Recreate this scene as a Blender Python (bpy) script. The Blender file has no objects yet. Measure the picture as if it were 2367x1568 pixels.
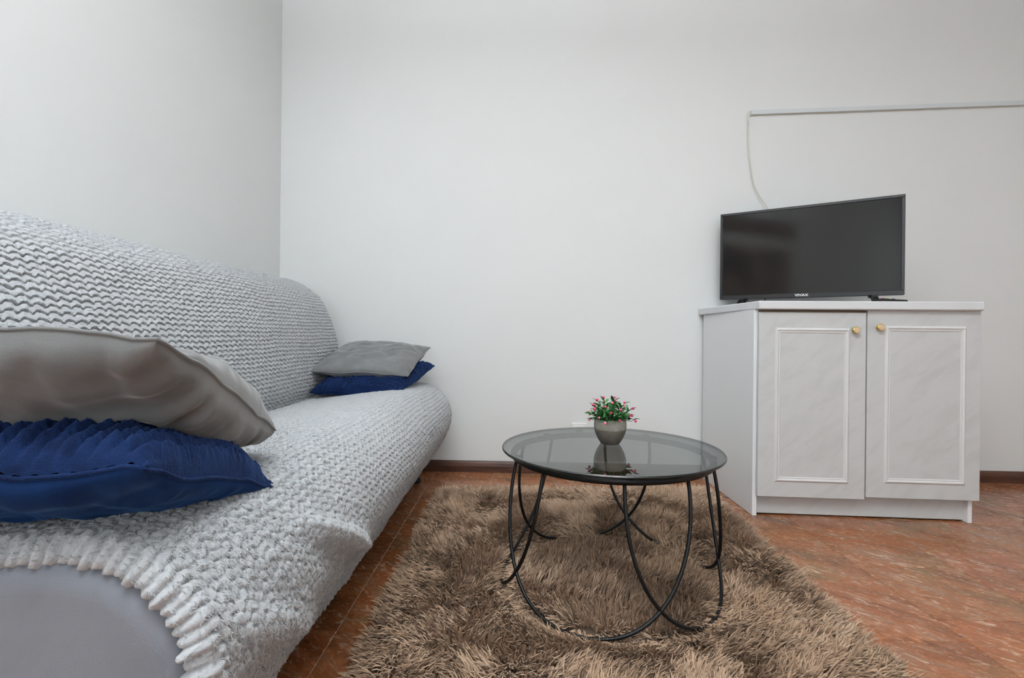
import bpy, bmesh, math, random
import numpy as np
from mathutils import Vector, Matrix

random.seed(7)
rng = np.random.default_rng(11)
SC = bpy.context.scene
COL = SC.collection

# ------------------------------------------------------------------ camera
IMG_W, IMG_H = 2367.0, 1568.0
FOCAL_PX = 1178.0
CAM_H = 0.72
YAW, ROLL = math.radians(1.05), 0.0105
cam_d = bpy.data.cameras.new('camera')
cam_d.sensor_fit = 'HORIZONTAL'
cam_d.sensor_width = 36.0
cam_d.lens = 36.0 * FOCAL_PX / IMG_W
cam_d.shift_y = -9.5 / IMG_W
cam_d.clip_start = 0.02
cam = bpy.data.objects.new('camera', cam_d)
COL.objects.link(cam)
fwd = Vector((-math.sin(YAW), math.cos(YAW), 0))
hor = Vector((math.cos(YAW), math.sin(YAW), 0))
up = Vector((0, 0, 1))
ri = hor * math.cos(ROLL) + up * math.sin(ROLL)
ui = -hor * math.sin(ROLL) + up * math.cos(ROLL)
M = Matrix.Identity(4)
for i in range(3):
    M[i][0], M[i][1], M[i][2] = ri[i], ui[i], -fwd[i]
M[2][3] = CAM_H
cam.matrix_world = M
SC.camera = cam

# ------------------------------------------------------------------ light
SC.view_settings.view_transform = 'Standard'
SC.view_settings.look = 'None'
SC.view_settings.gamma = 1.0
SC.view_settings.exposure = 0.10
SC.view_settings.use_curve_mapping = False
SC.cycles.max_bounces = 7
SC.cycles.diffuse_bounces = 4
SC.cycles.glossy_bounces = 3
SC.cycles.use_adaptive_sampling = True
SC.cycles.adaptive_threshold = 0.12
SC.cycles.transparent_max_bounces = 12
SC.cycles.caustics_reflective = False
SC.cycles.caustics_refractive = False

world = bpy.data.worlds.new('daylight')
world.use_nodes = True
SC.world = world
world.node_tree.nodes['Background'].inputs[0].default_value = (0.75, 0.86, 1.0, 1)
world.node_tree.nodes['Background'].inputs[1].default_value = 1.0


def area(name, loc, target, sx, sy, power, color):
    d = bpy.data.lights.new(name, 'AREA')
    d.shape = 'RECTANGLE'
    d.size, d.size_y = sx, sy
    d.energy = power
    d.color = color
    o = bpy.data.objects.new(name, d)
    COL.objects.link(o)
    o.location = loc
    o.rotation_euler = (Vector(target) - Vector(loc)).to_track_quat('-Z', 'Y').to_euler()
    return o


# room extents
XL, XR, YF, ZC = -1.29, 3.25, -3.6, 2.75
def wall_y(x):
    return 2.666 - 0.0195 * x

# area lights for two unseen windows, added behind and right to fit the shading
area('window_fill_back', (0.1, YF + 0.04, 1.65), (0.1, 0, 1.6), 2.3, 1.5, 50, (0.89, 0.945, 1.0))
area('window_fill_side', (XR - 0.04, -1.3, 1.65), (0, -1.3, 1.6), 1.7, 1.5, 5, (0.88, 0.95, 1.0))


# ------------------------------------------------------------------ node helpers
class NT:
    def __init__(self, name):
        self.m = bpy.data.materials.new(name)
        self.m.use_nodes = True
        self.t = self.m.node_tree
        self.b = self.t.nodes['Principled BSDF']
        self.out = self.t.nodes['Material Output']
        self._co = None

    def n(self, typ, **kw):
        nd = self.t.nodes.new(typ)
        for k, v in kw.items():
            if k in nd.inputs.keys() if isinstance(k, str) else False:
                nd.inputs[k].default_value = v
            else:
                setattr(nd, k, v)
        return nd

    def l(self, a, b):
        self.t.links.new(a, b)

    def set(self, **kw):
        names = {'color': 'Base Color', 'rough': 'Roughness', 'metal': 'Metallic', 'spec': 'Specular IOR Level',
                 'sheen': 'Sheen Weight', 'sheen_rough': 'Sheen Roughness', 'sheen_tint': 'Sheen Tint', 'coat': 'Coat Weight',
                 'coat_rough': 'Coat Roughness'}
        for k, v in kw.items():
            s = self.b.inputs[names[k]]
            s.default_value = (*v, 1) if isinstance(v, tuple) and len(v) == 3 else v
        return self

    def coord(self, kind='Object'):
        if self._co is None:
            self._co = self.t.nodes.new('ShaderNodeTexCoord')
        return self._co.outputs[kind]

    def mapping(self, kind='Object', scale=(1, 1, 1), rot=(0, 0, 0), src=None):
        cur = src if src is not None else self.coord(kind)
        if any(rot):                       # turn first, stretch afterwards
            mr = self.t.nodes.new('ShaderNodeMapping')
            mr.inputs['Rotation'].default_value = rot
            self.l(cur, mr.inputs['Vector'])
            cur = mr.outputs[0]
        mp = self.t.nodes.new('ShaderNodeMapping')
        mp.inputs['Scale'].default_value = scale
        self.l(cur, mp.inputs['Vector'])
        return mp.outputs[0]

    def noise(self, vec, scale=5, detail=4, rough=0.55, dist=0.0):
        nd = self.t.nodes.new('ShaderNodeTexNoise')
        nd.inputs['Scale'].default_value = scale
        nd.inputs['Detail'].default_value = detail
        nd.inputs['Roughness'].default_value = rough
        nd.inputs['Distortion'].default_value = dist
        self.l(vec, nd.inputs['Vector'])
        return nd.outputs[0]

    def ramp(self, fac, stops, mode='LINEAR'):
        nd = self.t.nodes.new('ShaderNodeValToRGB')
        nd.color_ramp.interpolation = mode
        el = nd.color_ramp.elements
        while len(el) < len(stops):
            el.new(0.5)
        for e, (p, c) in zip(el, stops):
            e.position = p
            e.color = (*c, 1) if len(c) == 3 else c
        self.l(fac, nd.inputs[0])
        return nd.outputs[0]

    def mix(self, fac, a, b, blend='MIX'):
        nd = self.t.nodes.new('ShaderNodeMix')
        nd.data_type = 'RGBA'
        nd.blend_type = blend
        for s, v in ((nd.inputs[0], fac), (nd.inputs[6], a), (nd.inputs[7], b)):
            if isinstance(v, (int, float)):
                s.default_value = v
            elif isinstance(v, tuple):
                s.default_value = (*v, 1) if len(v) == 3 else v
            else:
                self.l(v, s)
        return nd.outputs[2]

    def bump(self, h, strength=0.3, dist=0.01):
        nd = self.t.nodes.new('ShaderNodeBump')
        nd.inputs['Strength'].default_value = strength
        nd.inputs['Distance'].default_value = dist
        self.l(h, nd.inputs['Height'])
        self.l(nd.outputs[0], self.b.inputs['Normal'])

    def base(self, sock):
        self.l(sock, self.b.inputs['Base Color'])


def simple(name, color, rough=0.5, **kw):
    return NT(name).set(color=color, rough=rough, **kw).m


# ------------------------------------------------------------------ materials
def mat_wall(name, col):
    t = NT(name).set(rough=0.75, spec=0.25)
    n1 = t.noise(t.mapping(), 1.3, 3, 0.5)
    t.base(t.mix(t.ramp(n1, [(0.35, (0, 0, 0)), (0.7, (1, 1, 1))]), tuple(c * 0.975 for c in col), col))
    n2 = t.noise(t.mapping(), 26, 6, 0.6)
    t.bump(n2, 0.10, 0.006)
    return t.m

M_WALL = mat_wall('wall_paint', (0.80, 0.81, 0.80))
M_CEIL = mat_wall('ceiling_paint', (0.82, 0.82, 0.81))


def mat_tile():
    t = NT('marble_tile').set(rough=0.25, spec=0.6)
    oi = t.t.nodes.new('ShaderNodeObjectInfo')
    add = t.t.nodes.new('ShaderNodeVectorMath'); add.operation = 'ADD'
    comb = t.t.nodes.new('ShaderNodeCombineXYZ')
    mul = t.t.nodes.new('ShaderNodeMath'); mul.operation = 'MULTIPLY'; mul.inputs[1].default_value = 37.0
    t.l(oi.outputs['Random'], mul.inputs[0])
    t.l(mul.outputs[0], comb.inputs[0]); t.l(mul.outputs[0], comb.inputs[2])
    t.l(t.coord('Object'), add.inputs[0]); t.l(comb.outputs[0], add.inputs[1])
    v = add.outputs[0]
    rot = (0, 0, math.radians(42))
    st = t.mapping(scale=(1.0, 3.2, 1.0), rot=rot, src=v)
    a = t.noise(st, 3.0, 6, 0.62, 0.7)
    c1 = t.ramp(a, [(0.25, (0.12, 0.052, 0.024)), (0.40, (0.28, 0.100, 0.039)), (0.52, (0.41, 0.146, 0.056)), (0.64, (0.36, 0.172, 0.098)), (0.78, (0.42, 0.23, 0.122))])
    lo = t.noise(v, 5.0, 3, 0.5, 0.4)
    c1 = t.mix(t.ramp(lo, [(0.56, (0, 0, 0)), (0.72, (.75, .75, .75))]), c1, (0.26, 0.155, 0.066))
    c1 = t.mix(t.ramp(lo, [(0.26, (.7, .7, .7)), (0.40, (0, 0, 0))]), c1, (0.38, 0.205, 0.140))
    hue = t.ramp(oi.outputs['Random'], [(0.0, (0.88, 0.84, 0.78)), (0.35, (1.0, 0.95, 0.9)), (0.65, (0.95, 1.0, 0.95)), (1.0, (1.06, 0.95, 0.88))])
    c1 = t.mix(1.0, c1, hue, 'MULTIPLY')
    g = t.noise(t.mapping(scale=(1, 2.0, 1), rot=rot, src=v), 55, 4, 0.7, 0.4)
    c1 = t.mix(0.55, c1, t.ramp(g, [(0.3, (0.35, 0.33, 0.3)), (0.62, (1.15, 1.1, 1.05))]), 'MULTIPLY')
    # pale flecks and veins
    fl = t.noise(t.mapping(scale=(1.0, 2.7, 1.0), rot=rot, src=v), 24, 4, 0.6, 0.8)
    gate = t.noise(t.mapping(rot=rot, src=v), 7.0, 3, 0.6, 0.3)
    f1 = t.ramp(fl, [(0.57, (0, 0, 0)), (0.66, (1, 1, 1))])
    f2 = t.ramp(gate, [(0.36, (0.1, 0.1, 0.1)), (0.56, (1, 1, 1))])
    ff = t.mix(1.0, f1, f2, 'MULTIPLY')
    c1 = t.mix(ff, c1, (0.62, 0.41, 0.28))
    vein = t.noise(t.mapping(scale=(1, 2.2, 1), rot=(0, 0, math.radians(28)), src=v), 4.0, 7, 0.65, 1.5)
    f3 = t.ramp(vein, [(0.492, (0, 0, 0)), (0.5, (1, 1, 1)), (0.508, (0, 0, 0))])
    f3 = t.mix(1.0, f3, (0.5, 0.5, 0.5), 'MULTIPLY')
    c1 = t.mix(f3, c1, (0.55, 0.36, 0.2))
    t.base(c1)
    t.l(t.ramp(g, [(0.2, (0.17,) * 3), (0.8, (0.32,) * 3)]), t.b.inputs['Roughness'])
    t.bump(t.noise(t.mapping(src=v), 40, 4), 0.04, 0.004)
    return t.m

M_TILE = mat_tile()
M_GROUT = simple('grout', (0.42, 0.30, 0.20), 0.85)


def mat_wood_dark():
    t = NT('dark_wood').set(rough=0.42)
    a = t.noise(t.mapping(scale=(1.2, 10, 14)), 5, 6, 0.6, 0.5)
    t.base(t.ramp(a, [(0.3, (0.035, 0.014, 0.008)), (0.55, (0.10, 0.038, 0.020)), (0.8, (0.17, 0.07, 0.036))]))
    t.bump(a, 0.15, 0.003)
    return t.m

M_BASEB = mat_wood_dark()


def mat_fleece():
    t = NT('fleece').set(rough=0.95, spec=0.08, sheen=0.35, sheen_rough=0.5)
    a = t.noise(t.mapping(), 260, 3, 0.7)
    b = t.noise(t.mapping(), 5, 3)
    c = t.ramp(a, [(0.3, (0.40, 0.417, 0.438)), (0.7, (0.52, 0.532, 0.548))])
    t.base(t.mix(t.ramp(b, [(0.35, (0, 0, 0)), (0.65, (0.5, 0.5, 0.5))]), c, (0.485, 0.50, 0.515)))
    t.bump(a, 0.55, 0.004)
    return t.m

M_FLEECE = mat_fleece()


def mat_velvet(name, c0, c1, scale=7, weave=0.25, sheen=0.5, tint=None):
    t = NT(name).set(rough=0.85, spec=0.12, sheen=sheen, sheen_rough=0.4)
    if tint:
        t.set(sheen_tint=tint)
    a = t.noise(t.mapping(), scale, 5, 0.6, 0.6)
    t.base(t.ramp(a, [(0.32, c0), (0.66, c1)]))
    b = t.noise(t.mapping(scale=(1, 1, 1)), 420, 2, 0.6)
    t.bump(b, weave, 0.002)
    return t.m

M_GREY_V = mat_velvet('grey_velvet', (0.135, 0.138, 0.138), (0.215, 0.219, 0.219), 6)
M_GREY_S = mat_velvet('grey_upholstery', (0.180, 0.195, 0.228), (0.245, 0.262, 0.30), 4)
M_BLUE_V = mat_velvet('blue_velvet', (0.003, 0.016, 0.066), (0.006, 0.031, 0.12), 9, 0.2, 0.25, (0.15, 0.35, 0.8))
M_BLUE_P = mat_velvet('blue_plush', (0.0028, 0.009, 0.038), (0.0075, 0.023, 0.086), 22, 0.8, 0.3, (0.15, 0.3, 0.8))


def mat_pile():
    t = NT('rug_pile').set(rough=0.8, spec=0.15, sheen=0.15)
    at = t.t.nodes.new('ShaderNodeAttribute'); at.attribute_name = 'tone'
    t.base(t.ramp(at.outputs['Fac'], [(0.0, (0.30, 0.192, 0.120)), (0.5, (0.50, 0.340, 0.228)), (1.0, (0.62, 0.445, 0.32))]))
    return t.m

M_PILE = mat_pile()
M_RUGB = simple('rug_backing', (0.11, 0.072, 0.047), 0.95)

M_BLACK = simple('black_metal', (0.004, 0.004, 0.0045), 0.40, spec=0.32)
M_RUBBER = simple('black_rubber', (0.012, 0.012, 0.012), 0.7)
M_CHROME = simple('brushed_chrome', (0.62, 0.58, 0.52), 0.25, metal=1.0)
M_BRASS = simple('brass', (0.78, 0.55, 0.16), 0.2, metal=1.0)
M_CREAM = simple('cream_plastic', (0.66, 0.49, 0.33), 0.45)
M_WHITEP = simple('white_plastic', (0.74, 0.74, 0.72), 0.4)
M_TRUNK = simple('trunking_plastic', (0.68, 0.71, 0.72), 0.45)
M_CABLE = simple('cream_cable', (0.66, 0.62, 0.53), 0.5)


def mat_glass():
    t = NT('smoked_glass')
    nt = t.t
    nt.nodes.remove(t.b)
    tr = nt.nodes.new('ShaderNodeBsdfTransparent'); tr.inputs[0].default_value = (0.54, 0.545, 0.54, 1)
    gl = nt.nodes.new('ShaderNodeBsdfGlossy'); gl.inputs['Roughness'].default_value = 0.01
    gl.inputs['Color'].default_value = (0.92, 0.95, 0.95, 1)
    fr = nt.nodes.new('ShaderNodeFresnel')
    geo = nt.nodes.new('ShaderNodeNewGeometry')
    mr = nt.nodes.new('ShaderNodeMapRange')   # thin sheet: the same Fresnel curve on both faces
    mr.inputs['To Min'].default_value = 1.52; mr.inputs['To Max'].default_value = 1 / 1.52
    nt.links.new(geo.outputs['Backfacing'], mr.inputs['Value']); nt.links.new(mr.outputs[0], fr.inputs[0])
    mx = nt.nodes.new('ShaderNodeMixShader')
    nt.links.new(fr.outputs[0], mx.inputs[0]); nt.links.new(tr.outputs[0], mx.inputs[1]); nt.links.new(gl.outputs[0], mx.inputs[2])
    nt.links.new(mx.outputs[0], t.out.inputs[0])
    return t.m

M_GLASS = mat_glass()
M_GEDGE = simple('glass_edge', (0.008, 0.011, 0.011), 0.2, spec=0.5)


def mat_laminate():
    t = NT('marble_laminate').set(rough=0.38, spec=0.4)
    a = t.noise(t.mapping(scale=(1, 1, 3.2), rot=(0, math.radians(38), 0)), 6.5, 6, 0.6, 0.9)
    b = t.noise(t.mapping(scale=(1, 1, 4.0), rot=(0, math.radians(42), 0)), 11, 4, 0.6, 0.4)
    c = t.ramp(a, [(0.32, (0.53, 0.54, 0.535)), (0.52, (0.575, 0.585, 0.585)), (0.72, (0.585, 0.595, 0.60))])
    t.base(t.mix(t.ramp(b, [(0.28, (0.5, 0.5, 0.5)), (0.40, (0, 0, 0))]), c, (0.515, 0.52, 0.515)))
    return t.m

M_LAM = mat_laminate()
M_WHITE = simple('white_laminate', (0.68, 0.695, 0.71), 0.4)
M_SIDE = simple('side_laminate', (0.80, 0.81, 0.82), 0.45)
M_MOULD = simple('moulding_white', (0.66, 0.665, 0.66), 0.42)
M_CARC = simple('carcass_beige', (0.30, 0.225, 0.15), 0.7)

M_TVB = simple('tv_bezel', (0.016, 0.0165, 0.018), 0.33)
M_TVS = NT('tv_screen').set(color=(0.014, 0.0132, 0.013), rough=0.09, spec=0.45).m
M_TVF = simple('tv_foot_gloss', (0.005, 0.005, 0.005), 0.25)
M_LOGO = simple('logo_white', (0.8, 0.8, 0.8), 0.5)


def mat_pot():
    t = NT('concrete_pot').set(rough=0.8, spec=0.2)
    sep = t.t.nodes.new('ShaderNodeSeparateXYZ')
    t.l(t.coord('Object'), sep.inputs[0])
    n1 = t.noise(t.mapping(), 90, 5, 0.7)
    ad = t.t.nodes.new('ShaderNodeMath'); ad.operation = 'MULTIPLY_ADD'
    t.l(n1, ad.inputs[0]); ad.inputs[1].default_value = 0.006; t.l(sep.outputs[2], ad.inputs[2])
    band = t.ramp(ad.outputs[0], [(0.0475, (0, 0, 0)), (0.0495, (1, 1, 1))])
    g = t.ramp(n1, [(0.3, (0.75, 0.75, 0.75)), (0.7, (1.05, 1.05, 1.05))])
    c = t.mix(band, (0.19, 0.17, 0.142), (0.36, 0.34, 0.29))
    t.base(t.mix(1.0, c, g, 'MULTIPLY'))
    t.bump(n1, 0.25, 0.002)
    return t.m

M_POT = mat_pot()
M_SOIL = simple('moss', (0.012, 0.03, 0.008), 0.95)


def mat_leaf():
    t = NT('leaf_green').set(rough=0.45, spec=0.4)
    oi = t.t.nodes.new('ShaderNodeObjectInfo')
    t.base(t.ramp(oi.outputs['Random'], [(0.0, (0.008, 0.05, 0.012)), (0.5, (0.025, 0.16, 0.025)), (1.0, (0.08, 0.34, 0.07))]))
    return t.m

M_LEAF = mat_leaf()
M_STEM = simple('stem_green', (0.02, 0.09, 0.02), 0.6)


def mat_bud():
    t = NT('pink_bud').set(rough=0.5)
    oi = t.t.nodes.new('ShaderNodeObjectInfo')
    t.base(t.ramp(oi.outputs['Random'], [(0.0, (0.85, 0.03, 0.16)), (0.6, (0.92, 0.09, 0.26)), (1.0, (0.95, 0.28, 0.42))]))
    return t.m

M_BUD = mat_bud()


# ------------------------------------------------------------------ geometry helpers
def link(o, parent=None):
    COL.objects.link(o)
    if parent is not None:
        o.parent = parent
    return o


def empty(name, loc=(0, 0, 0), rot=(0, 0, 0)):
    o = bpy.data.objects.new(name, None)
    o.empty_display_size = 0.05
    COL.objects.link(o)
    o.location = loc
    o.rotation_euler = rot
    return o


def tag(o, label=None, cat=None, group=None, kind=None):
    if label: o['label'] = label
    if cat: o['category'] = cat
    if group: o['group'] = group
    if kind: o['kind'] = kind
    return o


def from_py(name, verts, faces, mat, parent=None, smooth=False):
    me = bpy.data.meshes.new(name)
    me.from_pydata([tuple(map(float, v)) for v in verts], [], faces)
    me.update()
    if mat: me.materials.append(mat)
    if smooth: me.shade_smooth()
    return link(bpy.data.objects.new(name, me), parent)


def bm_obj(name, bm, mat, parent=None, smooth=False, angle=None):
    me = bpy.data.meshes.new(name)
    bmesh.ops.recalc_face_normals(bm, faces=bm.faces)
    bm.to_mesh(me)
    bm.free()
    for m in (mat if isinstance(mat, (list, tuple)) else [mat]):
        me.materials.append(m)
    if smooth:
        if angle: me.shade_auto_smooth(angle=angle) if hasattr(me, 'shade_auto_smooth') else me.shade_smooth()
        else: me.shade_smooth()
    return link(bpy.data.objects.new(name, me), parent)


def add_box(bm, lo, hi, bevel=0.0, seg=2):
    v = [bm.verts.new((x, y, z)) for x in (lo[0], hi[0]) for y in (lo[1], hi[1]) for z in (lo[2], hi[2])]
    fs = [(0, 1, 3, 2), (4, 6, 7, 5), (0, 4, 5, 1), (2, 3, 7, 6), (0, 2, 6, 4), (1, 5, 7, 3)]
    faces = [bm.faces.new([v[i] for i in f]) for f in fs]
    if bevel:
        es = list({e for f in faces for e in f.edges})
        bmesh.ops.bevel(bm, geom=es, offset=bevel, segments=seg, affect='EDGES', profile=0.5)
    return bm


def box(name, lo, hi, mat, parent=None, bevel=0.0, seg=2):
    return bm_obj(name, add_box(bmesh.new(), lo, hi, bevel, seg), mat, parent)


def prism(name, poly, z0, z1, mat, parent=None, bevel=0.0, seg=2):
    bm = bmesh.new()
    a = [bm.verts.new((x, y, z0)) for x, y in poly]
    b = [bm.verts.new((x, y, z1)) for x, y in poly]
    n = len(poly)
    bm.faces.new(a[::-1]); bm.faces.new(b)
    for i in range(n):
        bm.faces.new((a[i], a[(i + 1) % n], b[(i + 1) % n], b[i]))
    if bevel:
        bmesh.ops.bevel(bm, geom=list(bm.edges), offset=bevel, segments=seg, affect='EDGES', profile=0.5)
    return bm_obj(name, bm, mat, parent)


def add_lathe(bm, prof, n=32, close_bottom=True, close_top=True):
    rings = []
    for r, z in prof:
        if r < 1e-6:
            rings.append([bm.verts.new((0, 0, z))])
        else:
            rings.append([bm.verts.new((r * math.cos(2 * math.pi * i / n), r * math.sin(2 * math.pi * i / n), z)) for i in range(n)])
    for a, b in zip(rings[:-1], rings[1:]):
        for i in range(n):
            j = (i + 1) % n
            if len(a) == 1 and len(b) == 1: continue
            if len(a) == 1: bm.faces.new((a[0], b[i], b[j]))
            elif len(b) == 1: bm.faces.new((a[i], a[j], b[0]))
            else: bm.faces.new((a[i], a[j], b[j], b[i]))
    if close_bottom and len(rings[0]) > 1: bm.faces.new(rings[0][::-1])
    if close_top and len(rings[-1]) > 1: bm.faces.new(rings[-1])
    return bm


def lathe(name, prof, mat, parent=None, n=32, smooth=True):
    return bm_obj(name, add_lathe(bmesh.new(), prof, n), mat, parent, smooth)


def tube(name, pts, r, mat, parent=None, n=10, closed=False):
    pts = [Vector(p) for p in pts]
    N = len(pts)
    V, F = [], []
    ref = None
    for i, p in enumerate(pts):
        if closed: tg = pts[(i + 1) % N] - pts[i - 1]
        else: tg = pts[min(i + 1, N - 1)] - pts[max(i - 1, 0)]
        tg.normalize()
        if ref is None:
            ref = tg.orthogonal().normalized()
        ref = (ref - tg * ref.dot(tg)).normalized()
        bi = tg.cross(ref)
        rr = r[i] if isinstance(r, (list, tuple)) else r
        for k in range(n):
            a = 2 * math.pi * k / n
            V.append(p + (ref * math.cos(a) + bi * math.sin(a)) * rr)
    for i in range(N if closed else N - 1):
        j = (i + 1) % N
        for k in range(n):
            F.append((i * n + k, i * n + (k + 1) % n, j * n + (k + 1) % n, j * n + k))
    if not closed:
        F.append(tuple(range(n))[::-1]); F.append(tuple((N - 1) * n + k for k in range(n)))
    return from_py(name, V, F, mat, parent, True)


def hash2(ix, iy, seed):
    h = (ix.astype(np.int64) * 374761393 + iy.astype(np.int64) * 668265263 + seed * 1442695041) & 0xFFFFFFFF
    h = ((h ^ (h >> 13)) * 1274126177) & 0xFFFFFFFF
    return ((h ^ (h >> 16)) & 0xFFFF) / 65535.0


def vnoise(x, y, seed=0):
    x = np.asarray(x, float); y = np.asarray(y, float)
    ix = np.floor(x); iy = np.floor(y)
    fx = x - ix; fy = y - iy
    fx = fx * fx * (3 - 2 * fx); fy = fy * fy * (3 - 2 * fy)
    a = hash2(ix, iy, seed); b = hash2(ix + 1, iy, seed); c = hash2(ix, iy + 1, seed); d = hash2(ix + 1, iy + 1, seed)
    return (a * (1 - fx) + b * fx) * (1 - fy) + (c * (1 - fx) + d * fx) * fy - 0.5


def fbm(x, y, seed=0, o=3):
    s, a = 0, 1.0
    for k in range(o):
        s = s + a * vnoise(x * 2 ** k, y * 2 ** k, seed + 17 * k); a *= 0.5
    return s


def sstep(a, b, x):
    t = np.clip((x - a) / (b - a), 0, 1)
    return t * t * (3 - 2 * t)


def grid_mesh(name, P, mat, parent=None, smooth=True, flip=False):
    """P: (m, n, 3) array of points."""
    m, n = P.shape[:2]
    idx = np.arange(m * n).reshape(m, n)
    q = np.stack([idx[:-1, :-1], idx[1:, :-1], idx[1:, 1:], idx[:-1, 1:]], -1).reshape(-1, 4)
    if flip: q = q[:, ::-1]
    return np_mesh(name, P.reshape(-1, 3), q, mat, parent, smooth)


def np_mesh(name, V, Q, mat, parent=None, smooth=True):
    me = bpy.data.meshes.new(name)
    k = Q.shape[1]
    me.vertices.add(len(V)); me.vertices.foreach_set('co', np.ascontiguousarray(V, np.float32).ravel())
    me.loops.add(Q.size); me.loops.foreach_set('vertex_index', np.ascontiguousarray(Q, np.int32).ravel())
    me.polygons.add(len(Q)); me.polygons.foreach_set('loop_start', np.arange(0, Q.size, k, dtype=np.int32))
    me.update(calc_edges=True)
    me.materials.append(mat)
    if smooth: me.shade_smooth()
    return link(bpy.data.objects.new(name, me), parent)


def catmull(P, n_per=14):
    P = np.asarray(P, float)
    Q = np.vstack([2 * P[0] - P[1], P, 2 * P[-1] - P[-2]])
    out = []
    for i in range(1, len(Q) - 2):
        p0, p1, p2, p3 = Q[i - 1:i + 3]
        for t in np.linspace(0, 1, n_per, endpoint=False):
            out.append(0.5 * ((2 * p1) + (-p0 + p2) * t + (2 * p0 - 5 * p1 + 4 * p2 - p3) * t * t + (-p0 + 3 * p1 - 3 * p2 + p3) * t ** 3))
    out.append(Q[-2])
    return np.array(out)


def resample(P, n):
    d = np.r_[0, np.cumsum(np.hypot(*np.diff(P[:, :2], axis=0).T) if P.shape[1] == 2 else np.linalg.norm(np.diff(P, axis=0), axis=1))]
    s = np.linspace(0, d[-1], n)
    return np.stack([np.interp(s, d, P[:, k]) for k in range(P.shape[1])], 1), s


# ------------------------------------------------------------------ room
def wall_quad(name, pts_plan, holes, mat, thick):
    pass

def wall_box(name, poly, z0, z1, mat):
    return tag(prism(name, poly, z0, z1, mat), kind='structure')

T = 0.15
wb0, wb1 = (XL - T, wall_y(XL - T)), (XR + T, wall_y(XR + T))
wall_box('wall_back', [wb0, wb1, (wb1[0], wb1[1] + T), (wb0[0], wb0[1] + T)], -0.05, ZC, M_WALL)
wall_box('wall_left', [(XL - T, YF - T), (XL, YF - T), (XL, wall_y(XL)), (XL - T, wall_y(XL - T))], -0.05, ZC, M_WALL)


def wall_with_window(name, axis, pos, a0, a1, w0, w1, s0, s1, sign, win):
    """wall perpendicular to `axis`, window hole a in [w0,w1], z in [s0,s1]"""
    bm = bmesh.new()
    def bx(a, b, z0, z1):
        lo, hi = (min(pos, pos + sign * T), max(pos, pos + sign * T))
        if axis == 'y': add_box(bm, (a, lo, z0), (b, hi, z1))
        else: add_box(bm, (lo, a, z0), (hi, b, z1))
    bx(a0, w0, -0.05, ZC); bx(w1, a1, -0.05, ZC); bx(w0, w1, -0.05, s0); bx(w0, w1, s1, ZC)
    tag(bm_obj(name, bm, M_WALL), kind='structure')
    # window frame, mullion and pane
    p0, p1 = pos + sign * 0.05, pos + sign * 0.10
    lo, hi = min(p0, p1), max(p0, p1)
    bm = bmesh.new()
    fw = 0.06
    mid = (w0 + w1) / 2
    for (a, b, z0, z1) in ((w0, w0 + fw, s0, s1), (w1 - fw, w1, s0, s1), (w0, w1, s0, s0 + fw), (w0, w1, s1 - fw, s1), (mid - fw / 2, mid + fw / 2, s0, s1)):
        if axis == 'y': add_box(bm, (a, lo, z0), (b, hi, z1))
        else: add_box(bm, (lo, a, z0), (hi, b, z1))
    wo = tag(bm_obj(win, bm, M_WHITEP), kind='structure')
    m = (lo + hi) / 2
    if axis == 'y': box('pane', (w0 + fw, m - .003, s0 + fw), (w1 - fw, m + .003, s1 - fw), M_PANE, wo)
    else: box('pane', (m - .003, w0 + fw, s0 + fw), (m + .003, w1 - fw, s1 - fw), M_PANE, wo)

M_PANE = simple('window_glass', (0.9, 0.95, 1.0), 0.02)
M_PANE.node_tree.nodes['Principled BSDF'].inputs['Transmission Weight'].default_value = 1.0
wall_with_window('wall_front', 'y', YF, XL - T, XR + T, -1.1, 1.3, 0.85, 2.4, -1, 'unseen_window_1')  # unseen window, added to go with the back area light
wall_with_window('wall_right', 'x', XR, YF, wall_y(XR), -2.2, -0.4, 0.85, 2.4, 1, 'unseen_window_2')  # unseen window, added to go with the dim side light
wall_box('ceiling', [(XL - T, YF - T), (XR + T, YF - T), (XR + T, wall_y(XR) + T), (XL - T, wall_y(XL) + T)], ZC, ZC + 0.1, M_CEIL)
floor = tag(prism('floor', [(XL - T, YF - T), (XR + T, YF - T), (XR + T, wall_y(XR) + T), (XL - T, wall_y(XL) + T)], -0.12, -0.0022, M_GROUT), kind='structure')

# floor tiles, staggered column by column
TS = 0.302
bm = add_box(bmesh.new(), (-TS / 2 + 0.0009, -TS / 2 + 0.0009, -0.010), (TS / 2 - 0.0009, TS / 2 - 0.0009, 0.0), 0)
bmesh.ops.bevel(bm, geom=[e for e in bm.edges if all(v.co.z > -0.001 for v in e.verts)], offset=0.0012, segments=1, affect='EDGES')
tile0 = bm_obj('tile', bm, M_TILE, floor)
first = True
offs = {-2: 1.83, -1: 1.604 + 0.227, 0: 1.604, 3: 1.45, 4: 1.536, 5: 1.63, 6: 1.75, 7: 2.01, 8: 2.38}
c = -3
x = -0.438 - TS * 3
while x < XR:
    off = offs.get(c, random.random() * TS)
    x0, x1 = max(x, XL), min(x + TS, XR)
    ytop = wall_y(x + TS / 2)
    y = off - TS * math.ceil((off + 0.75) / TS)
    while y < ytop:
        y1 = min(y + TS, ytop)
        if x1 - x0 > 0.02 and y1 - y > 0.02:
            o = tile0 if first else tile0.copy()
            if not first: link(o)
            first = False
            o.parent = floor
            o.location = ((x0 + x1) / 2, (y + y1) / 2, random.uniform(-0.0003, 0.0003))
            o.scale = ((x1 - x0) / TS, (y1 - y) / TS, 1)
        y += TS
    x += TS
    c += 1

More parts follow.
